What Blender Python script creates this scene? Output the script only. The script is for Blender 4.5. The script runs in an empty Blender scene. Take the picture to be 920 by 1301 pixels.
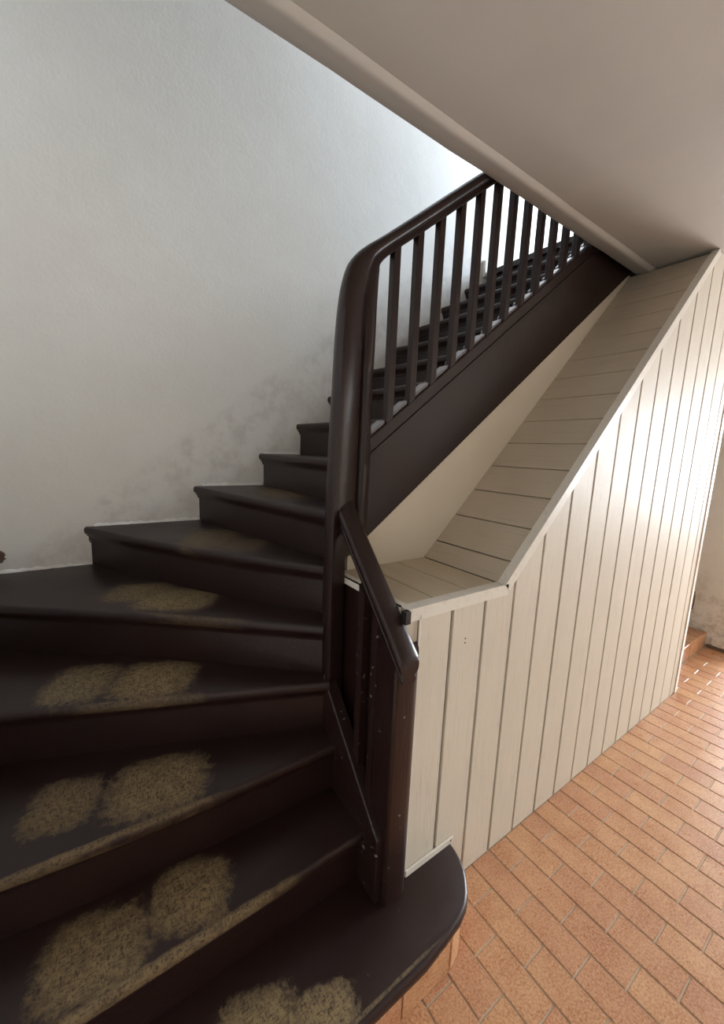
import bpy, bmesh, math, random
from mathutils import Vector, Matrix
random.seed(7)
scene = bpy.context.scene
col = scene.collection

# ---------------------------------------------------------------- camera
CAMZ = 1.62
YAW, PITCH, ROLL, FPX = .60814286, .15603864, .0391622, 497.93
def cam_axes():
    ca, sa, cb, sb, cc, sc = math.cos(YAW), math.sin(YAW), math.cos(PITCH), math.sin(PITCH), math.cos(ROLL), math.sin(ROLL)
    w = Vector((sa*cb, ca*cb, -sb)); r = Vector((ca, -sa, 0)); u = r.cross(w)
    return cc*r + sc*u, -sc*r + cc*u, w
CR, CU, CW = cam_axes()
cam_data = bpy.data.cameras.new('camera')
cam = bpy.data.objects.new('camera', cam_data); col.objects.link(cam)
cam.matrix_world = Matrix(((CR.x, CU.x, -CW.x, 0), (CR.y, CU.y, -CW.y, 0), (CR.z, CU.z, -CW.z, CAMZ), (0, 0, 0, 1)))
cam_data.sensor_fit = 'HORIZONTAL'; cam_data.sensor_width = 36; cam_data.lens = 36*FPX/920
cam_data.clip_start = .02
scene.camera = cam
def project(p):
    d = Vector(p) - Vector((0, 0, CAMZ)); z = d.dot(CW)
    if z < .05: return None
    return 460 + FPX*d.dot(CR)/z, 650.5 - FPX*d.dot(CU)/z

# ---------------------------------------------------------------- world, daylight, exposure
world = bpy.data.worlds.new('sky'); scene.world = world; world.use_nodes = True
bg = world.node_tree.nodes['Background']
bg.inputs[0].default_value = (.62, .78, 1, 1); bg.inputs[1].default_value = 1.0
def area(name, loc, rot, sx, sy, power, colour):
    l = bpy.data.lights.new(name, 'AREA'); l.shape = 'RECTANGLE'; l.size = sx; l.size_y = sy
    l.energy = power; l.color = colour
    o = bpy.data.objects.new(name, l); col.objects.link(o); o.location = loc; o.rotation_euler = rot
    return o
# daylight just outside the glazed door at the end of the hall, the upstairs window
area('daylight_hall_door', (9.32, -.35, 1.72), (0, math.radians(90), 0), 1.8, 2.7, 860, (.85, .925, 1.0))
area('daylight_upstairs', (4.80, 1.75, 4.35), (0, math.radians(90), 0), 1.5, 1.0, 225, (.68, .82, 1.0))
scene.view_settings.view_transform = 'Standard'
scene.view_settings.look = 'None'
scene.view_settings.gamma = 1
scene.view_settings.use_curve_mapping = False
scene.view_settings.exposure = 0.93

# ---------------------------------------------------------------- materials
class NT:
    def __init__(s, name):
        s.m = bpy.data.materials.new(name); s.m.use_nodes = True
        s.t = s.m.node_tree; s.b = s.t.nodes['Principled BSDF']; s.pos = None
    def n(s, ty, **k):
        x = s.t.nodes.new(ty)
        for a, b in k.items(): setattr(x, a, b)
        return x
    def l(s, a, b): s.t.links.new(a, b)
    def P(s, obj=False):
        if obj: return s.n('ShaderNodeTexCoord').outputs['Object']
        if s.pos is None: s.pos = s.n('ShaderNodeNewGeometry').outputs['Position']
        return s.pos
    def noise(s, scale, detail=4, rough=.55, stretch=None, obj=False, seed=0, dist=0):
        x = s.n('ShaderNodeTexNoise'); x.noise_dimensions = '4D'
        x.inputs['Scale'].default_value = scale; x.inputs['Detail'].default_value = detail
        x.inputs['Roughness'].default_value = rough; x.inputs['W'].default_value = seed
        x.inputs['Distortion'].default_value = dist
        v = s.P(obj)
        if stretch:
            mp = s.n('ShaderNodeMapping'); mp.inputs['Scale'].default_value = stretch
            s.l(v, mp.inputs[0]); v = mp.outputs[0]
        s.l(v, x.inputs['Vector']); return x.outputs['Fac']
    def ramp(s, fac, lo, hi, a=0., b=1.):
        x = s.n('ShaderNodeMapRange'); x.interpolation_type = 'SMOOTHSTEP'
        for i, q in enumerate((lo, hi, a, b)): x.inputs[i+1].default_value = q
        s.l(fac, x.inputs[0]); return x.outputs[0]
    def math(s, op, a, b=None, clamp=False):
        x = s.n('ShaderNodeMath', operation=op); x.use_clamp = clamp
        for i, q in enumerate((a, b)):
            if q is None: continue
            if isinstance(q, (int, float)): x.inputs[i].default_value = q
            else: s.l(q, x.inputs[i])
        return x.outputs[0]
    def mix(s, fac, a, b):
        x = s.n('ShaderNodeMix', data_type='RGBA')
        for i, q in ((0, fac), (6, a), (7, b)):
            if isinstance(q, (int, float)): x.inputs[i].default_value = q
            elif isinstance(q, tuple): x.inputs[i].default_value = (*q, 1)
            else: s.l(q, x.inputs[i])
        return x.outputs[2]
    def bump(s, h, dist=.002, strength=1., prev=None):
        x = s.n('ShaderNodeBump'); x.inputs['Distance'].default_value = dist; x.inputs['Strength'].default_value = strength
        s.l(h, x.inputs['Height'])
        if prev is not None: s.l(prev, x.inputs['Normal'])
        return x.outputs[0]
    def out(s, colour=None, rough=None, normal=None, **kw):
        for key, v in (('Base Color', colour), ('Roughness', rough), ('Normal', normal)):
            if v is None: continue
            if isinstance(v, (int, float)): s.b.inputs[key].default_value = v
            elif isinstance(v, tuple): s.b.inputs[key].default_value = (*v, 1)
            else: s.l(v, s.b.inputs[key])
        for k, v in kw.items(): s.b.inputs[k.replace('_', ' ')].default_value = v
        return s.m

BROWN = (.0150, .0062, .0053); BROWN2 = (.0245, .0115, .0098)
WORN = (.25, .178, .085)
def brown_paint(name='brown_paint', flecks=.0, rough=.34, grain=(3, 3, 3)):
    t = NT(name)
    a = t.noise(5, 4); fine = t.noise(160, 3)
    c = t.mix(a, BROWN, BROWN2)
    if flecks:
        f = t.ramp(t.noise(34, 5, .7, seed=3), .70-flecks, .74-flecks)
        c = t.mix(f, c, (.26, .22, .18))
    s = t.noise(18, 3, stretch=grain)
    nb = t.bump(t.noise(60, 2), .0006, .6, t.bump(s, .0018, .5))
    r = t.math('ADD', t.math('MULTIPLY', a, .16), rough-.08)
    return t.out(c, r, nb, Specular_IOR_Level=.36)
def tread_paint(name, ells, nose=None, spots=0.):
    t = NT(name)
    a = t.noise(4, 4)
    c = t.mix(a, BROWN, BROWN2)
    warp = t.noise(22, 5, .7, seed=1); fib = t.math('MULTIPLY', t.math('ADD', t.noise(130, 4, .75, seed=5, stretch=(1.6, .45, 1), dist=.5), t.noise(130, 4, .75, seed=25, stretch=(.5, 1.6, 1), dist=.5)), .5); med = t.noise(60, 3, .6, seed=8)
    mask = None
    for (cx, cy, ax, ay, rb, str_) in ells:
        ra = math.hypot(ax, ay); ang = math.atan2(ay, ax)
        mp = t.n('ShaderNodeMapping', vector_type='TEXTURE')
        mp.inputs['Location'].default_value = (cx, cy, 0); mp.inputs['Rotation'].default_value = (0, 0, ang)
        mp.inputs['Scale'].default_value = (ra, rb, 50)
        t.l(t.P(), mp.inputs[0])
        sx = t.n('ShaderNodeSeparateXYZ'); t.l(mp.outputs[0], sx.inputs[0])
        x4 = t.math('POWER', t.math('ABSOLUTE', sx.outputs[0]), 3.2); y4 = t.math('POWER', t.math('ABSOLUTE', sx.outputs[1]), 3.2)
        d = t.math('ADD', x4, y4)
        d = t.math('ADD', d, t.math('MULTIPLY', t.math('SUBTRACT', warp, .5), 2.2))
        d = t.math('ADD', d, t.math('MULTIPLY', t.math('SUBTRACT', fib, .5), 5.0)); d = t.math('ADD', d, t.math('MULTIPLY', t.math('SUBTRACT', med, .5), 2.4))
        m = t.math('MULTIPLY', t.ramp(d, 1.45, .25), str_)
        mask = m if mask is None else t.math('MAXIMUM', mask, m)
    if nose is not None:   # worn front edge: straight band between two plan points
        (x0, y0), (x1, y1), half, st = nose
        L = math.hypot(x1-x0, y1-y0); ang = math.atan2(y1-y0, x1-x0)
        mp = t.n('ShaderNodeMapping', vector_type='TEXTURE')
        mp.inputs['Location'].default_value = ((x0+x1)/2, (y0+y1)/2, 0); mp.inputs['Rotation'].default_value = (0, 0, ang)
        mp.inputs['Scale'].default_value = (L/2, half, 50)
        t.l(t.P(), mp.inputs[0])
        sx = t.n('ShaderNodeSeparateXYZ'); t.l(mp.outputs[0], sx.inputs[0])
        d = t.math('ADD', t.math('POWER', t.math('ABSOLUTE', sx.outputs[0]), 4), t.math('POWER', t.math('ABSOLUTE', sx.outputs[1]), 2))
        d = t.math('ADD', d, t.math('MULTIPLY', t.math('SUBTRACT', warp, .5), 2.6))
        m = t.math('MULTIPLY', t.ramp(t.math('ADD', d, t.math('MULTIPLY', t.math('SUBTRACT', fib, .5), 2.)), 1.1, .1), st)
        mask = m if mask is None else t.math('MAXIMUM', mask, m)
    if mask is not None:
        brk = t.ramp(fib, .41, .55, .18, 1.)
        wc = t.mix(t.ramp(warp, .3, .6), (.15, .105, .052), WORN)
        c = t.mix(t.math('MULTIPLY', mask, brk), c, wc)
    sp = t.ramp(t.noise(26, 6, .8, seed=11), .735-spots, .77-spots)
    c = t.mix(sp, c, (.30, .25, .17))
    nb = t.bump(fib, .0009, .7, t.bump(warp, .002, .4))
    r = t.math('ADD', t.math('MULTIPLY', a, .14), .30)
    if mask is not None: r = t.math('ADD', r, t.math('MULTIPLY', mask, .4), clamp=True)
    return t.out(c, r, nb, Specular_IOR_Level=.36)
def cream_paint(name, ca, cb, rough, grain, emboss=.0012, flecks=True):
    t = NT(name)
    a = t.noise(3.5, 4); g = t.noise(22, 5, .7, stretch=grain, dist=.6)
    c = t.mix(a, ca, cb)
    line = t.ramp(g, .36, .46, .78, 1.)
    c2 = t.n('ShaderNodeMix', data_type='RGBA', blend_type='MULTIPLY'); c2.inputs[0].default_value = .45
    t.l(c, c2.inputs[6]); t.l(line, c2.inputs[7]); c = c2.outputs[2]
    if flecks:
        f = t.ramp(t.noise(20, 6, .75, seed=4), .735, .765)
        c = t.mix(f, c, (.30, .23, .17))
    nb = t.bump(t.noise(45, 4, .65, stretch=tuple(max(.25, q) for q in grain)), .0010, .7, t.bump(g, emboss, .7))
    r = t.math('ADD', t.math('MULTIPLY', t.noise(9, 3), .12), rough-.06)
    return t.out(c, r, nb, Specular_IOR_Level=.12)
def plaster(name, ca, cb, stairs=False, low=None, scale=1.):
    t = NT(name)
    a = t.noise(1.6, 5, .6); c = t.mix(t.ramp(a, .3, .7), ca, cb)
    sx = t.n('ShaderNodeSeparateXYZ'); t.l(t.P(), sx.inputs[0])
    if stairs:   # scuffs and dirt that follow the line of the steps up the wall
        line = t.math('ADD', t.math('MULTIPLY', t.math('MAXIMUM', t.math('ADD', sx.outputs[0], .04), -.35), .80), 1.20)
        h = t.math('SUBTRACT', sx.outputs[2], line)
        near = t.ramp(h, .55, .0); n1 = t.noise(7, 6, .7, seed=2)
        c = t.mix(t.math('MULTIPLY', near, t.ramp(n1, .50, .85, 0, .10)), c, (.46, .40, .32))
        n2 = t.noise(9, 5, .7, seed=6)
        c = t.mix(t.math('MULTIPLY', t.ramp(h, .10, .02), t.ramp(n2, .42, .66, .05, .30)), c, (.42, .33, .28))
        sc = t.ramp(t.noise(15, 6, .8, seed=9), .69, .73, 0, .6)
        c = t.mix(t.math('MULTIPLY', sc, t.ramp(h, 1.2, .1)), c, (.25, .21, .18))
    sp = t.ramp(t.noise(11, 6, .82, seed=14), .755, .775, 0, .75)
    c = t.mix(sp, c, (.30, .27, .25))
    if low is not None:
        n1 = t.noise(6, 6, .7, seed=12)
        c = t.mix(t.math('MULTIPLY', t.ramp(sx.outputs[2], low, 0.15), t.ramp(n1, .40, .64, .0, .8)), c, (.40, .33, .24))
    nb = t.bump(t.noise(8, 3, .5, seed=1), .0035*scale, .5)
    nb = t.bump(t.noise(60, 4, .6), .0016*scale, .5, nb)
    return t.out(c, .82, nb)
def tile_mat():
    t = NT('terracotta_tile')
    oi = t.n('ShaderNodeObjectInfo').outputs['Random']
    n1 = t.noise(7, 5, .65); n2 = t.noise(150, 3, .7, seed=4); n3 = t.noise(30, 4, .7, seed=2)
    c = t.mix(t.ramp(n1, .32, .68), (.42, .175, .075), (.58, .32, .165))
    c = t.mix(t.ramp(n3, .40, .65, 0, .55), c, (.46, .20, .10))
    c = t.mix(t.ramp(n2, .42, .62, 0, .6), c, (.66, .42, .27))
    c = t.mix(t.ramp(n2, .46, .34, 0, .5), c, (.24, .085, .04))
    hs = t.n('ShaderNodeHueSaturation'); t.l(c, hs.inputs['Color'])
    t.l(t.math('ADD', t.math('MULTIPLY', oi, .12), .94), hs.inputs['Value'])
    t.l(t.math('ADD', t.math('MULTIPLY', oi, .010), .495), hs.inputs['Hue'])
    nb = t.bump(n2, .0006, .6, t.bump(n1, .002, .4))
    return t.out(hs.outputs[0], t.math('ADD', t.math('MULTIPLY', n3, .18), .20), nb)
def plain(name, c, rough=.5, bump=.001, **kw):
    t = NT(name); a = t.noise(14, 4)
    cc = t.mix(a, tuple(q*.86 for q in c), tuple(min(1, q*1.1) for q in c))
    return t.out(cc, rough, t.bump(t.noise(80, 3), bump, .5), **kw)
def glass_mat():
    m = bpy.data.materials.new('window_glass'); m.use_nodes = True; nt = m.node_tree
    for n in list(nt.nodes): nt.nodes.remove(n)
    o = nt.nodes.new('ShaderNodeOutputMaterial'); tr = nt.nodes.new('ShaderNodeBsdfTransparent'); gl = nt.nodes.new('ShaderNodeBsdfGlossy')
    gl.inputs['Roughness'].default_value = .05; mx = nt.nodes.new('ShaderNodeMixShader'); fr = nt.nodes.new('ShaderNodeFresnel')
    fr.inputs[0].default_value = 1.45
    nt.links.new(fr.outputs[0], mx.inputs[0]); nt.links.new(tr.outputs[0], mx.inputs[1]); nt.links.new(gl.outputs[0], mx.inputs[2])
    nt.links.new(mx.outputs[0], o.inputs[0]); return m

M = dict(
    brown=brown_paint(), brown_v=brown_paint('brown_paint_upright', .0, .34, (6, 6, .5)),
    newel=brown_paint('brown_paint_chipped', .05, .33, (6, 6, .6)),
    chipped=brown_paint('brown_paint_flaked', .075, .40),
    board=cream_paint('cream_board_upright', (.58, .525, .43), (.66, .605, .505), .54, (5, 5, .22)),
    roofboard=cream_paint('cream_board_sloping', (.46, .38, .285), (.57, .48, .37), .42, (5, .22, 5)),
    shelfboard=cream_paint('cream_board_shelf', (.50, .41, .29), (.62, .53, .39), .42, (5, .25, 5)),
    joint=plain('dirty_joint', (.13, .092, .06), .85),
    trim=cream_paint('pale_trim_paint', (.66, .62, .54), (.74, .70, .62), .38, (2, 2, 2), .0004, False),
    wall=plaster('stairwell_plaster', (.82, .765, .68), (.87, .82, .74), stairs=True),
    wall2=plaster('hall_plaster', (.66, .62, .56), (.74, .70, .63)),
    wall3=plaster('damp_plaster', (.76, .71, .63), (.84, .80, .73), low=.9, scale=1.6),
    under=plaster('cream_plaster_under_stairs', (.70, .62, .49), (.76, .68, .56), scale=.6),
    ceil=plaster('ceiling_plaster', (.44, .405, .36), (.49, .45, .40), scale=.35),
    tile=tile_mat(), grout=plain('tile_grout', (.50, .38, .27), .85, .0015),
    fill=plain('strip_sky_sheen', (.26, .235, .25), .32, .0005),  # sky reflection on the string top, painted in as a pale colour
    hole=plain('exposed_brick_hole', (.17, .11, .075), .9, .004),
    black=plain('dark_clip', (.012, .010, .009), .45), wood=plain('door_wood', (.16, .09, .05), .45),
    brass=plain('handle_metal', (.55, .48, .35), .3, .0002, Metallic=1.), screw=plain('screw_head', (.25, .23, .2), .35, .0002, Metallic=1.),
    glass=glass_mat())

# ---------------------------------------------------------------- object helpers
def wloc(o):
    v = Vector((0, 0, 0))
    while o is not None: v += o.location; o = o.parent
    return v
def obj(name, geo, mat, parent=None, origin=None, sharp=35, smooth=True, **props):
    """geo = (verts, faces) in world coordinates; one mesh object, origin at `origin` (world)"""
    vs, fs = geo
    base = Vector(origin) if origin is not None else wloc(parent)
    me = bpy.data.meshes.new(name)
    bm = bmesh.new()
    bv = [bm.verts.new(Vector(v)-base) for v in vs]
    for f in fs:
        try: bm.faces.new([bv[i] for i in f])
        except ValueError: pass
    bmesh.ops.recalc_face_normals(bm, faces=bm.faces)
    bm.to_mesh(me); bm.free()
    if smooth:
        for p in me.polygons: p.use_smooth = True
        me.set_sharp_from_angle(angle=math.radians(sharp))
    me.materials.append(mat)
    o = bpy.data.objects.new(name, me); col.objects.link(o)
    o.parent = parent
    o.location = base - (wloc(parent) if parent else Vector((0, 0, 0)))
    for k, v in props.items(): o[k] = v
    return o
def thing(name, label, cat, loc, group=None):
    o = bpy.data.objects.new(name, None); col.objects.link(o); o.location = loc
    o.empty_display_size = .1; o['label'] = label; o['category'] = cat
    if group: o['group'] = group
    return o
def join(*gs):
    V, F = [], []
    for v, f in gs:
        k = len(V); V += list(v); F += [[i+k for i in q] for q in f]
    return V, F
def box(x0, x1, y0, y1, z0, z1):
    v = [(x, y, z) for z in (z0, z1) for y in (y0, y1) for x in (x0, x1)]
    return v, [(0, 1, 3, 2), (4, 6, 7, 5), (0, 4, 5, 1), (2, 3, 7, 6), (0, 2, 6, 4), (1, 5, 7, 3)]
def inset(poly, d):
    n = len(poly); out = []
    A = sum(poly[i][0]*poly[(i+1) % n][1]-poly[(i+1) % n][0]*poly[i][1] for i in range(n))
    s = 1 if A > 0 else -1
    for i in range(n):
        p0, p1, p2 = Vector(poly[i-1]), Vector(poly[i]), Vector(poly[(i+1) % n])
        a = (p1-p0).normalized(); b = (p2-p1).normalized()
        na = Vector((-a.y, a.x))*s; nb = Vector((-b.y, b.x))*s
        k = 1+na.dot(nb)
        out.append(tuple(p1+(na+nb)*(d/max(k, .3))))
    return out
def loft(loops, caps=True):
    n = len(loops[0]); V = [p for l in loops for p in l]; F = []
    for k in range(len(loops)-1):
        for i in range(n):
            j = (i+1) % n; F.append((k*n+i, k*n+j, (k+1)*n+j, (k+1)*n+i))
    if caps:
        F.append(tuple(range(n))[::-1]); F.append(tuple((len(loops)-1)*n+i for i in range(n)))
    return V, F
def slab(poly, o, u, v, nrm, t, ch=.003):
    """board: polygon in the (u, v) plane at o, thickness t along nrm, chamfered front edges"""
    o, u, v, nrm = map(Vector, (o, u, v, nrm))
    P = lambda q, h: tuple(o+u*q[0]+v*q[1]+nrm*h)
    return loft([[P(q, 0) for q in poly], [P(q, t-ch) for q in poly], [P(q, t) for q in inset(poly, ch)]])
def cbox(x0, x1, y0, y1, z0, z1, ch=.003):   # box chamfered at the top
    return slab([(x0, y0), (x1, y0), (x1, y1), (x0, y1)], (0, 0, z0), (1, 0, 0), (0, 1, 0), (0, 0, 1), z1-z0, ch)
def resample(pts, n):
    """Catmull-Rom through the points"""
    P = [Vector(p) for p in pts]; out = []
    for i in range(len(P)-1):
        a = P[i-1] if i else P[0]*2-P[1]; b, c = P[i], P[i+1]; d = P[i+2] if i+2 < len(P) else P[-1]*2-P[-2]
        for k in range(n):
            t = k/n
            out.append(.5*((2*b)+(c-a)*t+(2*a-5*b+4*c-d)*t*t+(3*b-a-3*c+d)*t**3))
    out.append(P[-1]); return out

# ---------------------------------------------------------------- dimensions
R = .197                         # rise of a step
XL, YB, XR, YF = -.56, 2.40, 4.46, -1.90   # stair left wall, back wall, end wall, wall behind the viewer
H = 2.737; SLAB = 3.15; TOP = 5.9
PW = .813; INN = 1.235; PEND = 3.36
def struct(name, geo, mat, parent=None, **k):
    o = obj(name, geo, mat, parent, smooth=False, **k)
    if parent is None: o['kind'] = 'structure'
    return o

# ---------------------------------------------------------------- floor of terracotta tiles
floor = struct('floor', box(XL-.1, 9.8, YF-.1, YB+.1, -.12, -.0035), M['grout'])
TP, TL, G = .1093, .207, .0055
cands = []
for k in range(-16, 74):
    x0 = 1.166+TP*k; x1 = x0+TP
    if x0 > 8.9: break
    off = .199 if k % 2 == 0 else .300
    for m in range(-12, 6):
        y0 = off-TL+TL*m; y1 = y0+TL
        a0, a1, b0, b1 = x0+G/2, x1-G/2, y0+G/2, y1-G/2
        lim = PW if x0 < PEND-.02 else (.927 if x0 < XR else 1.09)
        if a1 < .87: lim = .645
        b1 = min(b1, lim); b0 = max(b0, YF); a0 = max(a0, XL)
        if b1-b0 < .02 or a1-a0 < .02: continue
        pj = project(((a0+a1)/2, (b0+b1)/2, 0))
        vis = pj is not None and -40 < pj[0] < 960 and 600 < pj[1] < 1345
        cands.append((vis, (a0, a1, b0, b1)))
full = {}; rest = []; cnt = 0
vis_t = sorted([c[1] for c in cands if c[0]], key=lambda q: q[0]**2+q[2]**2)
for q in vis_t[300:] + [c[1] for c in cands if not c[0]]:
    rest.append(cbox(q[0], q[1], q[2], q[3], -.010, 0, .0018))
for q in vis_t[:300]:
    a0, a1, b0, b1 = q
    key = (round(a1-a0, 4), round(b1-b0, 4))
    dz = random.uniform(-.0008, .0004)
    if key not in full:
        full[key] = obj('tile', cbox(a0, a1, b0, b1, -.010, 0, .0018), M['tile'], floor, origin=(a0, b0, 0), smooth=False)
        full[key].location.z += dz
    else:
        c = full[key].copy(); col.objects.link(c); c.parent = floor; c.location = (a0, b0, dz)
if rest: obj('tile_field', join(*rest), M['tile'], floor, smooth=False, kind='stuff')

# ---------------------------------------------------------------- walls
struct('wall_back', box(XL-.2, 9.8, YB, YB+.2, -.12, TOP), M['wall'])
struct('wall_left', box(XL-.2, XL, YF-.2, YB, -.12, TOP), M['wall2'])
struct('wall_front', box(XL, 9.8, YF-.2, YF, -.12, TOP), M['wall2'])
XD, DY0, DY1, DZ = 9.00, -1.70, 1.00, 2.62      # wide glazed entrance at the far end of the hall
UY0, UY1, UZ0, UZ1 = 1.35, 2.35, 3.6, 5.1
struct('wall_right', join(box(XR, XR+.25, YF, UY0, SLAB, TOP), box(XR, XR+.25, UY1, YB, SLAB, TOP),
       box(XR, XR+.25, UY0, UY1, SLAB, UZ0), box(XR, XR+.25, UY0, UY1, UZ1, TOP),
       box(XR, XR+.25, .72, 1.09, -.12, H), box(4.66, 4.90, 1.09, YB, -.12, H), box(4.70, XD, 1.09, 1.30, -.12, H)), M['wall3'])
struct('wall_entrance', join(box(XD, XD+.25, YF, DY0, -.12, H), box(XD, XD+.25, DY1, 1.30, -.12, H), box(XD, XD+.25, DY0, DY1, DZ, H)), M['wall2'])
# plaster wall closing the space under the upper flight, along the stringer
def wall_under():
    z = lambda x: 1.31+.772*(x-.925)
    xs = [.80, 1.2, 1.7, 2.2, 2.74]
    poly = [(xs[0], 0)]+[(PEND, 0), (PEND, H), (2.774, H)]+[(x, z(x)-.001) for x in reversed(xs)]
    return slab(poly, (0, INN+.045, 0), (1, 0, 0), (0, 0, 1), (0, -1, 0), .045, .0)
struct('wall_under_stairs', wall_under(), M['under'])
# slab of the floor above: a ceiling over the hall, a landing beyond the stair head
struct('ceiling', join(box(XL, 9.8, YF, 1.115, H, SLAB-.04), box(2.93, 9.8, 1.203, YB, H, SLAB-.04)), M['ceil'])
def edge_band():
    prof = [(1.100, H+.02), (1.100, H+.001), (1.105, H-.007), (1.112, H-.015), (1.119, H-.0185), (1.130, H-.0175), (1.165, H-.011), (1.192, H-.005), (1.200, H-.001), (1.203, H+.006), (1.203, SLAB-.04), (1.115, SLAB-.04)]
    nx = 60; L = []
    for i in range(nx+1):
        x = XL+(9.8-XL)*i/nx
        w = .0018*math.sin(x*7.1)+.0012*math.sin(x*17.3+1)
        L.append([(x, y+(w if 1.16 < y < 1.21 and z < H+.01 else w*.6 if y < 1.16 else 0), z) for y, z in prof])
    return loft(L)
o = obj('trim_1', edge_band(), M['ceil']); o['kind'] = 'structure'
struct('shade_slab_stairwell', slab([(XL, 4.00), (.90, 4.42), (2.74, TOP-.02), (2.94, TOP-.02), (1.0, 4.20), (XL, 3.82)], (0, YB-.001, 0), (1, 0, 0), (0, 0, 1), (0, -1, 0), YB-1.24, 0), M['ceil'])   # unseen slab added to dim the upper left wall, shaped like a soffit
struct('ceiling_upstairs', box(XL-.2, 9.8, YF-.2, YB+.2, TOP, TOP+.15), M['ceil'])
struct('floor_upstairs', join(box(XL, 9.8, YF, 1.20, SLAB-.04, SLAB), box(2.95, 9.8, 1.20, YB, SLAB-.04, SLAB+.002)), M['wood'])
# chipped plaster: shallow holes with rough rims, low on the stair wall
def chip(cx, cz, rx, rz, seed):
    rnd = random.Random(seed); n = 18; L = []
    rr = [rnd.uniform(.65, 1.15) for _ in range(n)]
    for k, (s, d) in enumerate(((1.25, 0.0), (1.05, .0035), (.80, .0015), (.45, .0008))):
        L.append([(cx+rx*s*rr[i]*math.cos(6.2832*i/n), YB-.0005-d, cz+rz*s*rr[(i*5) % n]*math.sin(6.2832*i/n)) for i in range(n)])
    return loft(L)
wb = bpy.data.objects['wall_back']
for a in ((-.372, 1.062, .018, .028, 1), (.012, 1.115, .034, .030, 2), (.045, 1.06, .02, .035, 3), (.545, 1.33, .02, .022, 4)):
    obj('plaster_chip', chip(*a), M['hole'], wb)
# ragged plaster fillets where the treads meet the wall
def fillet(x0, x1, z, seed):
    rnd = random.Random(seed); n = max(6, int((x1-x0)/.018)); L = []
    for i in range(n+1):
        x = x0+(x1-x0)*i/n; h = rnd.uniform(.006, .017); d = rnd.uniform(.004, .010)
        L.append([(x, YB+.002, z-.004), (x, YB-d, z-.002), (x, YB-d*.8, z+h*.5), (x, YB-d*.25, z+h), (x, YB+.002, z+h*1.1)])
    return loft(L)
for i, (a, b, n) in enumerate(((-.5, -.02, 5), (.0, .52, 6), (.53, .89, 7), (.9, 1.15, 8), (1.16, 1.37, 9), (1.38, 1.62, 10), (1.63, 1.87, 11), (1.88, 2.12, 12), (2.13, 2.37, 13), (2.39, 2.62, 14))):
    obj('plaster_fillet', fillet(a, b, n*R, i), M['wall'], wb)
# low skirting on the upstairs landing
obj('plaster_fillet', cbox(2.815, 2.85, YB-.022, YB+.002, 3.10, 3.235, .008), M['wall'], wb)
struct('baseboard_upstairs', cbox(2.93, 4.46, YB-.02, YB, SLAB, SLAB+.075), M['trim'])

# ---------------------------------------------------------------- door and windows that let the daylight in
def frame_x(x0, x1, y0, y1, z0, z1, w):   # rectangular frame in a wall of constant x
    return join(box(x0, x1, y0, y0+w, z0, z1), box(x0, x1, y1-w, y1, z0, z1), box(x0, x1, y0+w, y1-w, z1-w, z1), box(x0, x1, y0+w, y1-w, z0, z0+w))
d = struct('door_1', frame_x(XD+.10, XD+.16, DY0, DY1, .0, DZ, .06), M['wood'])
ys = [DY0+.06, DY0+.62, -.35, DY1-.62, DY1-.06]
for i in range(4):
    y0, y1 = ys[i]+.003, ys[i+1]-.003
    leaf = obj('door_leaf', join(frame_x(XD+.11, XD+.15, y0, y1, .06, DZ-.06, .07), box(XD+.11, XD+.15, y0+.07, y1-.07, .13, .80),
               box(XD+.115, XD+.145, y0+.07, y1-.07, 1.95, 1.99)), M['wood'], d, smooth=False)
    obj('pane', box(XD+.127, XD+.131, y0+.07, y1-.07, .80, 1.95), M['glass'], leaf, smooth=False)
    obj('pane', box(XD+.127, XD+.131, y0+.07, y1-.07, 1.99, DZ-.13), M['glass'], leaf, smooth=False)
    if i in (1, 2): obj('handle', box(XD+.07, XD+.11, (y1 if i == 1 else y0)-.012, (y1 if i == 1 else y0)+.012, .98, 1.10), M['brass'], leaf, smooth=False)
w = struct('window_1', frame_x(XR+.10, XR+.15, UY0, UY1, UZ0, UZ1, .05), M['trim'])
obj('pane', box(XR+.123, XR+.127, UY0+.05, UY1-.05, UZ0+.05, UZ1-.05), M['glass'], w, smooth=False)

# ---------------------------------------------------------------- the staircase
stair = thing('staircase', 'dark brown wooden winder staircase with worn yellowish treads, climbing along the white wall', 'staircase', (0, 1.2, 0))
IX, IY = .668, 1.262            # inner faces of the lower and upper string
NOSE = {
 1: [(XL, .597), (.2, .597), (.70, .600), (.80, .612), (.865, .622), (.912, .638), (.945, .660), (.972, .687), (.995, .716), (1.010, .748), (1.020, .780), (1.024, PW-.001)],
 2: [(XL, .866), (.2, .867), (IX, .872)],
 3: [(XL, 1.135), (.04, 1.070), (IX, 1.050)],
 4: [(XL, 1.605), (.063, 1.366), (IX, 1.120)],
 5: [(XL, 2.11), (.143, 1.586), (.66, 1.163)],
 6: [(-.045, YB), (.18, 1.99), (.435, 1.590), (.703, 1.246)],
 7: [(.482, YB), (.60, 1.86), (.745, IY)],
 8: [(.870, YB), (.875, 1.9), (.885, 1.5), (.90, IY)],
 9: [(1.122, YB), (1.150, 1.9), (1.17, 1.5), (1.175, IY)],
 10: [(1.350, YB), (1.375, 1.8), (1.395, IY)],
 11: [(1.600, YB), (1.655, 1.9), (1.70, IY)],
 12: [(1.852, YB), (1.925, 1.9), (1.94, IY)]}
for n in range(13, 17): NOSE[n] = [(2.104+(n-13)*.252, YB), (2.175+(n-13)*.246, IY)]
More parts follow.
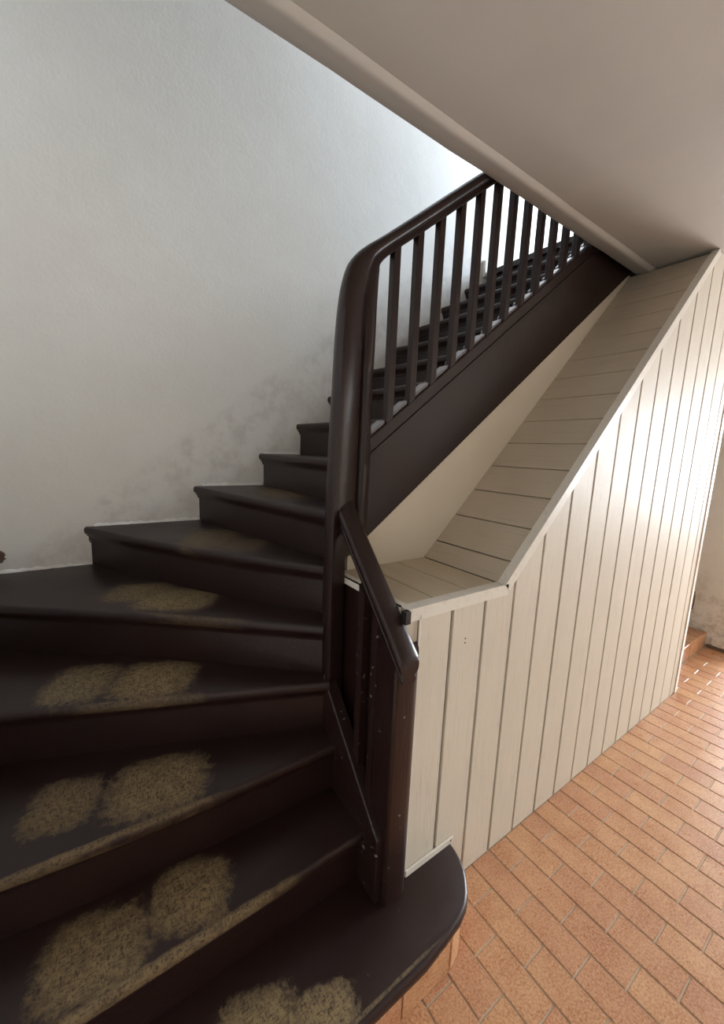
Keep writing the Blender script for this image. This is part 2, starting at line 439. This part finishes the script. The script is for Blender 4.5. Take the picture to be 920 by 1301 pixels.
def offs(pl, d):
    """offset a plan polyline (left/outer end first) towards the climbing direction"""
    out = []
    for i, p in enumerate(pl):
        a = Vector(pl[max(0, i-1)]); b = Vector(pl[min(len(pl)-1, i+1)])
        t = (b-a).normalized(); out.append(Vector(p)+Vector((-t.y, t.x))*d)
    return [tuple(q) for q in out]
def clampw(p): return (max(XL+.001, min(p[0], 9)), min(p[1], YB-.001))
def along(n): return NOSE[n] if n == 1 else [tuple(q) for q in resample(NOSE[n], 6)] if len(NOSE[n]) > 2 else NOSE[n]
WEAR = {5: [(.142, 1.848, -.115, .05, .115, .8), (.262, 1.690, -.135, .085, .125, 1.)],
        4: [(-.069, 1.56, -.100, .04, .12, .8), (.142, 1.460, -.125, .06, .12, 1.)],
        3: [(-.119, 1.262, -.090, .022, .095, .75), (.118, 1.195, -.135, .04, .115, .9)],
        2: [(-.055, .975, -.115, .03, .10, .9), (.162, .985, -.098, .03, .095, .95)],
        1: [(.26, .730, -.10, .03, .085, 1.), (.414, .675, -.085, .02, .055, 1.)],
        6: [(.46, 1.90, -.12, .06, .20, .5), (.56, 1.70, -.07, .06, .12, .4)], 7: [(.83, 1.95, -.12, .03, .26, .55)], 8: [(1.07, 1.9, -.06, 0, .25, .4)]}
NOSEWEAR = {2: ((-.25, .872), (.45, .873), .014, .75), 3: ((-.30, 1.10), (.30, 1.064), .010, .6), 4: ((-.1, 1.43), (.3, 1.275), .012, .35),
            5: ((.10, 1.635), (.45, 1.345), .010, .3), 1: ((.05, .611), (.80, .622), .006, .6)}
for n in range(1, 16):
    F = along(n); top = n*R
    back = [clampw(p) for p in offs(along(n+1), .045)]
    out_path = []
    if n == 5: out_path = [(XL+.001, YB-.001)]
    if n == 1:
        back = [(XL+.001, .918), (.66, .918), (.68, .86), (.80, .82), (.82, PW-.001)]
    poly_back = out_path + back                # walked from the outer to the inner end
    loops = []
    for dz, dd in ((0, .011), (-.003, .005), (-.008, .0015), (-.015, 0), (-.027, 0), (-.034, .003), (-.040, .010)):
        f = [clampw(p) for p in offs(F, dd)] if n > 1 else [(max(p[0], XL+.001), min(p[1], PW-.001)) for p in offs(F, dd)]
        loops.append([(x, y, top+dz) for x, y in reversed(f)] + [(x, y, top+dz) for x, y in poly_back])
    mt = tread_paint('tread_paint_%d' % n, WEAR[n], NOSEWEAR.get(n), .085 if n == 1 else .01) if n in WEAR else M['brown']
    tr = obj('tread', loft(loops), mt, stair, sharp=40)
    # cove moulding under the nosing
    prof = [(.010, -.0395), (.013, -.046), (.019, -.053), (.0225, -.062), (.0225, -.068), (.034, -.068), (.034, -.0395)]
    offl = [offs(F, a) for a, _ in prof]
    loops = [[(*clampw(offl[k][i]), top+prof[k][1]) for k in range(len(prof))] for i in range(len(F))]
    if n > 1: obj('nosing_moulding', loft(loops), M['brown'], tr, sharp=30)
    # riser board
    if n > 1:
        a, b = offs(F, .030), offs(F, .050)
        loops = [[(*clampw(a[i]), top-R+.0005), (*clampw(b[i]), top-R+.0005), (*clampw(b[i]), top-.0402), (*clampw(a[i]), top-.0402)] for i in range(len(F))]
        obj('riser', loft(loops), M['brown'], stair, sharp=25)
# landing nosing at the stair head
obj('tread', box(2.86, 2.96, IY, YB-.001, 16*R-.040, 16*R), M['brown'], stair)
obj('riser', box(2.89, 2.91, IY, YB-.001, 15*R, 16*R-.0402), M['brown'], stair)
# bottom riser: mortar backing clad with terracotta tiles
RP = [(XL+.001, .640), (.845, .640), (.905, .658), (.955, .700), (.982, .752), (.992, PW-.001)]
rb = obj('riser', loft([[(x, y, z) for x, y in RP+[(.80, PW-.001), (XL+.001, .80)]] for z in (0, .1565)]), M['grout'], stair, smooth=False)
def riser_tile(p0, p1):
    a, b = Vector((*p0, 0)), Vector((*p1, 0)); u = (b-a); L = u.length; u.normalize()
    nrm = Vector((u.y, -u.x, 0))
    return slab([(.0025, .002), (L-.0025, .002), (L-.0025, .1555), (.0025, .1555)], a-nrm*.001, u, (0, 0, 1), nrm, .010, .0015)
xs = [XL+.001, -.369, -.1617, .0456, .2529, .4602, .6475, .842]
seg = [((xs[i], .640), (xs[i+1], .640)) for i in range(len(xs)-1)] + [(RP[i], RP[i+1]) for i in range(1, len(RP)-1)]
for a, b in seg: obj('tile', riser_tile(a, b), M['tile'], rb, smooth=False)

# upper string: a deep board with a beaded capping
zt = lambda x: 1.660+.775*(x-.875)
zb = lambda x: 1.310+.772*(x-.925)
def board_xz(pts, y0, y1, ch=.003): return slab(pts, (0, y1, 0), (1, 0, 0), (0, 0, 1), (0, -1, 0), y1-y0, ch)
us = obj('stringer', board_xz([(.80, zb(.80)), (2.774, zb(2.774)), (2.99, zb(2.99)), (2.99, zt(2.99)-.058), (.80, zt(.80)-.058)], 1.232, 1.268), M['brown_v'], stair, smooth=False)
obj('bead', board_xz([(.80, zt(.80)-.068), (2.99, zt(2.99)-.068), (2.99, zt(2.99)-.058), (.80, zt(.80)-.058)], 1.2295, 1.240, .0015), M['brown'], us, smooth=False)
obj('capping', board_xz([(.80, zt(.80)-.0578), (2.99, zt(2.99)-.0578), (2.99, zt(2.99)), (.80, zt(.80))], 1.2335, 1.305, .003), M['brown'], us, smooth=False)
# lower string
zl = lambda y: .743+1.03*(y-1.107)
ls = obj('stringer', slab([(.80, R+.001), (1.16, R+.001), (1.16, zl(1.16)), (.80, zl(.80))], (.706, 0, 0), (0, 1, 0), (0, 0, 1), (-1, 0, 0), .044, .004), M['chipped'], stair, smooth=False)

# ---------------------------------------------------------------- balustrades
PROF = [(.0, .0), (.021, .0), (.025, .004), (.025, .012), (.021, .017), (.021, .022), (.030, .027), (.0335, .034), (.0345, .044), (.033, .053), (.027, .059), (.016, .062), (.0, .063)]
PROF = PROF + [(-a, b) for a, b in reversed(PROF[1:-1])]
PH = .063
up = thing('balustrade', 'dark brown upper balustrade whose handrail bends down into a tall curved post', 'balustrade', (.77, 1.22, .74))
secs = [((.674, .690), (.872, .690)), ((.669, .80), (.872, .80)), ((.666, 1.05), (.872, 1.05)), ((.666, 1.232), (.872, 1.232)), ((.666, 1.238), (.872, 1.238)), ((.667, 1.36), (.876, 1.34)), ((.672, 1.60), (.880, 1.57)),
        ((.682, 1.82), (.877, 1.80)), ((.699, 1.98), (.882, 2.00)), ((.730, 2.135), (.885, 2.13)), ((.765, 2.238), (.888, 2.205)),
        ((.800, 2.290), (.8905, 2.252)), ((.845, 2.332), (.897, 2.284)), ((.915, 2.385), (.953, 2.337)), ((1.05, 2.492), (1.089, 2.444))]
A = resample([s[0] for s in secs], 5); B = resample([s[1] for s in secs], 5)
rs = 2.60
A += [Vector((x-.039, 2.334+.787*(x-.943)+.048-.0)) for x in (1.4, 1.9, 2.4, 2.98)]; B += [Vector((x, 2.334+.787*(x-.943))) for x in (1.4, 1.9, 2.4, 2.98)]
# cross-section of the post part: (fraction of the width from the stringer side, y) for every point of PROF
PB = [(0, 1.243), (0, 1.262), (.08, 1.262), (.22, 1.262), (.28, 1.262), (.36, 1.262), (.42, 1.262), (.50, 1.262), (.70, 1.260), (.82, 1.240), (.93, 1.210), (.985, 1.185)]
PF = [(0, 1.224), (.07, 1.212), (.20, 1.203), (.26, 1.208), (.31, 1.226), (.40, 1.186), (.50, 1.172), (.66, 1.153), (.86, 1.137), (.955, 1.138), (.99, 1.148)]
POST = PB + [(1., 1.166)] + PF[::-1]
def rail_loops():
    L = []
    for a, b in zip(A, B):
        k = min(1, max(0, (2.34-a.y)/.55)); k = k*k*(3-2*k)      # 1 in the post, 0 in the rail
        lp = []
        for q, ((s_, t), (pf, py)) in enumerate(zip(PROF, POST)):
            f = (t/PH)*(1-k)+pf*k; p = b.lerp(a, f)
            if a.y < 1.235: p.x = min(p.x, .743)                 # below the string the post is narrower
            lp.append((p.x, (1.250+s_)*(1-k)+py*k, p.y))
        L.append(lp)
    return L
obj('handrail', loft(rail_loops()), M['brown_v'], up, sharp=40, label='moulded handrail curving down into a tall post')
zrail = lambda x: 2.334+.787*(x-.943)
b0 = None; BW = .0155
for k in range(18):
    x = .977+.1098*k; y0, y1 = 1.2355, 1.2665
    if b0 is None:
        v, f = box(x-BW, x+BW, y0, y1, 0, 0)
        v = [(px, py, (zt(px)-.004) if i < 4 else (zrail(px)+.006)) for i, (px, py, _) in enumerate(v)]
        b0 = obj('baluster', (v, f), M['brown_v'], up, origin=(x, 1.25, zt(x)), smooth=False)
        bv = b0.modifiers.new('edges', 'BEVEL'); bv.width = .002; bv.segments = 1
        z0 = b0.location.copy()
    else:
        c = b0.copy(); col.objects.link(c); c.parent = up
        c.location = z0 + Vector((.1098*k, 0, .780*.1098*k))
    xa, xb = x+BW+.001, x+.1098-BW-.001
    if k == 0: pr_ = [(.876, x-BW-.001), (xa, xb)]
    else: pr_ = [(xa, xb)]
    for p, q in pr_:
        obj('filler_strip', board_xz([(p, zt(p)+.0005), (q, zt(q)+.0005), (q, zt(q)+.014), (p, zt(p)+.014)], 1.246, 1.300, .003), M['fill'], up, smooth=False, label='strip between two balusters, sky sheen painted into its colour')

lo = thing('balustrade', 'short dark brown lower balustrade with a chipped round-cornered newel post standing on the bottom step', 'balustrade', (.73, .82, R))
zr = lambda y: 1.066+.905*(y-.742)           # top of the lower rail
def low_rail():
    L = []
    for i, y in enumerate((.737, .742, .80, .95, 1.10, 1.165)):
        sc = .90 if i == 0 else 1.
        L.append([(.6965+.085*(y-.742)+s*1.06*sc, y, zr(y)-.082*(.5+(.5-t/PH)*sc)) for s, t in PROF])
    return loft(L)
hr = obj('handrail', low_rail(), M['brown'], lo, sharp=40)
def newel():
    x0, x1, y0, y1 = .681, .788, .776, .872
    pts = []
    for cx, cy, r, a0 in ((x0, y0, .012, 180), (x1, y0, .042, 270), (x1, y1, .02, 0), (x0, y1, .01, 90)):
        sx = 1 if cx == x0 else -1; sy = 1 if cy == y0 else -1
        for k in range(7):
            a = math.radians(a0+15*k); pts.append((cx+sx*r+r*math.cos(a), cy+sy*r+r*math.sin(a)))
    L = [[(x, y, R+.0005) for x, y in pts]]
    for h in (.45, .7, .9): L.append([(x, y, h) for x, y in pts])
    L.append([(min(x, .729) if False else x, y, zr(y)-.082+.006) for x, y in pts])
    return loft(L)
def trim_newel():
    v, f = newel(); return v, f
nw = obj('newel_post', trim_newel(), M['newel'], lo, sharp=30, label='chipped brown newel post')
for yc in (.962, .884):
    v, f = box(.681, .712, yc-.0155, yc+.0155, 0, 0)
    v = [(px, py, zl(py)-.004 if i < 4 else zr(py)-.082+.006) for i, (px, py, _) in enumerate(v)]
    b = obj('baluster', (v, f), M['chipped'], lo, smooth=False)

# ---------------------------------------------------------------- boarded cupboard under the stairs
cup = thing('understair_cupboard', 'cream tongue-and-groove boarded cupboard under the stairs with a low shelf and a sloping top', 'cupboard', (2.05, 1.0, 0))
SX, SZ, SM = 1.205, 1.160, .997          # foot of the slope, height of the shelf, pitch of the slope
zs = lambda x: SZ+SM*(x-SX)
XT = SX+(H-SZ)/SM                          # where the sloping top meets the ceiling
joints = [.79, .9403]+[1.269+.1643*k for k in range(-1, 13)]+[PEND-.012]
gv = .013
def ztop(x): return min(SZ-.006 if x < SX else zs(x)-.006, H-.001)
obj('backing', board_xz([(.79, R+.002), (1.0, R+.002), (1.0, .0005), (PEND-.01, .0005), (PEND-.01, H-.001), (XT+.02, H-.001), (SX+.02, SZ-.012), (.79, SZ-.012)], PW+.0105, PW+.020, 0), M['joint'], cup, smooth=False)
for i in range(len(joints)-1):
    a, b = joints[i]+gv/2, joints[i+1]-gv/2
    tops = [b]+[x for x in (XT, SX) if a < x < b]+[a]
    poly = [(x, ztop(x)) for x in tops]
    if b < 1.03: foot = [(a, R+.002), (b, R+.002)]
    elif a < 1.026: foot = [(a, R+.002), (1.027, R+.002), (1.027, .001), (b, .001)]
    else: foot = [(a, .001), (b, .001)]
    geo = slab(foot+poly, (0, PW+.0105, 0), (1, 0, 0), (0, 0, 1), (0, -1, 0), .0105+random.uniform(-.0006, .0006), .0016)
    obj('board', geo, M['board'], cup, smooth=False)
obj('board', slab([(.738, 1.052), (.789, 1.052), (.789, SZ-.006), (.738, SZ-.006)], (0, PW+.0105, 0), (1, 0, 0), (0, 0, 1), (0, -1, 0), .0105, .002), M['board'], cup, smooth=False)
# shelf boards, running back from the face to the plaster
n = 0
for a, b in ((.745, .890), (.890, 1.049), (1.049, SX+.002)):
    obj('shelf_board', slab([(a+.003, PW+.006), (b-.003, PW+.006), (b-.003, INN), (a+.003, INN)], (0, 0, SZ-.016), (1, 0, 0), (0, 1, 0), (0, 0, 1), .015, .0012), M['shelfboard'], cup, smooth=False)
obj('shelf_backing', box(.748, SX, PW+.012, INN-.001, SZ-.022, SZ-.0165), M['joint'], cup, smooth=False)
# sloping boards
sj = [SX, 1.276, 1.390, 1.504, 1.618, 1.732, 1.845, 1.966, 2.084, 2.195, 2.310, 2.425, 2.540, 2.650, XT-.010]
U = Vector((1, 0, SM)).normalized(); N = Vector((-U.z, 0, U.x)); k = U.x
for i in range(len(sj)-1):
    a, b = (sj[i]-SX)/k, (sj[i+1]-SX)/k
    obj('sloping_board', slab([(a+.0034, PW+.006), (b-.0034, PW+.006), (b-.0034, INN), (a+.0034, INN)], Vector((SX, 0, SZ))-N*.016, U, (0, 1, 0), N, .015+random.uniform(-.0005, .0005), .0010), M['roofboard'], cup, smooth=False)
Lb = (XT-SX)/k
obj('slope_backing', slab([(0.0, PW+.012), (Lb-.02, PW+.012), (Lb-.02, INN-.001), (0.0, INN-.001)], Vector((SX, 0, SZ))-N*.0225, U, (0, 1, 0), N, .006, 0), M['joint'], cup, smooth=False)
# L-shaped edge trims: along the shelf, up the slope, down the far corner
def ltrim(o, u, vv, L, face, top, th=.004, mit=0.):
    """u along the edge, vv = outward normal of the top surface; the face leg hangs down the front (-y)"""
    o, u, vv = Vector(o), Vector(u), Vector(vv); yy = Vector((0, 1, 0))
    pr = [(-th, th), (-th, -face), (0, -face), (0, 0), (top, 0), (top, th)]
    return loft([[tuple(o+u*(s+0*a)+yy*a+vv*b) for a, b in pr] for s in (0, L)])
obj('edge_trim', ltrim((.745, PW-.001, SZ), (1, 0, 0), (0, 0, 1), SX+.016-.745, .036, .036), M['trim'], cup, smooth=False, label='pale trim along the shelf edge')
obj('edge_trim', ltrim(Vector((SX, PW-.001, SZ)), U, N, Lb-.004, .034, .032), M['trim'], cup, smooth=False, label='pale trim up the sloping edge')
obj('edge_trim', join(box(PEND-.034, PEND+.004, PW-.005, PW, .002, H-.002), box(PEND, PEND+.004, PW, PW+.03, .002, H-.002)), M['trim'], cup, smooth=False, label='pale corner trim at the far end')
obj('edge_trim', join(box(.741, .7455, PW+.03, INN-.002, SZ-.022, SZ+.004), box(.741, .768, PW+.03, INN-.002, SZ, SZ+.004)), M['trim'], cup, smooth=False)
obj('edge_trim', join(box(.7895, .7975, PW-.005, PW, R+.003, SZ-.02)), M['trim'], cup, smooth=False)
bt = obj('base_trim', join(cbox(.800, 1.030, PW-.007, PW, R+.001, R+.026, .002)), M['trim'], cup, smooth=False, label='short pale trim above the bottom step')
def disc(cx, y, cz, r):
    L = [[(cx+r*s*math.cos(6.283*i/12), y-h, cz+r*s*math.sin(6.283*i/12)) for i in range(12)] for s, h in ((1, 0), (1, .0012), (.7, .0018))]
    return loft(L)
obj('screw', disc(1.018, PW-.007, R+.014, .004), M['screw'], bt)
for zz in (1.005, .990): obj('nail_hole', disc(1.012, PW-.0002, zz, .0025), M['black'], cup)
obj('void_panel', box(.752, .758, .874, INN-.001, R, SZ-.022), M['brown'], cup, smooth=False, label='brown panel added in place of the dark void behind the lower balusters')  # added sheet, its brown stands in for the shaded void
obj('end_panel', box(PEND-.010, PEND, PW+.021, INN-.001, .001, H-.001), M['board'], cup, smooth=False)
obj('corner_clip', cbox(.726, .745, PW-.014, PW+.006, SZ-.036, SZ+.004, .003), M['black'], cup, smooth=False, label='small black clip at the shelf corner')

# ---------------------------------------------------------------- low tiled step at the far end of the hall
st = thing('tiled_step', 'low terracotta tiled step beyond the far end of the boarded cupboard', 'step', (3.9, 1.3, 0))
obj('core', join(box(3.40, 4.458, .942, 1.09, -.003, .128), box(3.40, 4.657, 1.0905, YB-.001, -.003, .128)), M['grout'], st, smooth=False)
x = 3.42
while x < 4.45:
    x1 = min(x+.209, 4.457)
    obj('tile', slab([(x, .004), (x1-.006, .004), (x1-.006, .1335), (x, .1335)], (0, .942, 0), (1, 0, 0), (0, 0, 1), (0, -1, 0), .010, .0015), M['tile'], st, smooth=False)
    x = x1
k = 0; y = .934
while y < 1.5:
    x = 3.42-(.104 if k % 2 else 0)
    while x < 4.64:
        x0 = max(x, 3.42); x1 = min(x+.207, 4.455 if y < 1.085 else 4.655)
        if x1-x0 > .02: obj('tile', cbox(x0, x1-.006, y, y+.103, .128, .1375, .0015), M['tile'], st, smooth=False)
        x += .207
    y += .109; k += 1
wr = bpy.data.objects['wall_right']
def rubble(cx, cy, cz, sx, sy, sz, seed):
    rnd = random.Random(seed); L = []
    for h, s in ((0, .8), (.25, 1.05), (.7, 1.), (1, .65)):
        L.append([(cx+sx*s*math.cos(6.283*i/9)*rnd.uniform(.8, 1.1), cy+sy*s*math.sin(6.283*i/9)*rnd.uniform(.85, 1.1), cz+sz*h+rnd.uniform(-.006, .006)) for i in range(9)])
    return loft(L)
obj('broken_plaster', rubble(4.452, .80, .035, .022, .11, .095, 3), M['wall3'], wr, sharp=20)
obj('broken_plaster', rubble(4.462, .80, .0, .012, .14, .04, 5), M['hole'], wr, sharp=20)
obj('broken_plaster', rubble(4.462, 1.075, .30, .012, .02, .17, 6), M['hole'], wr, sharp=20)
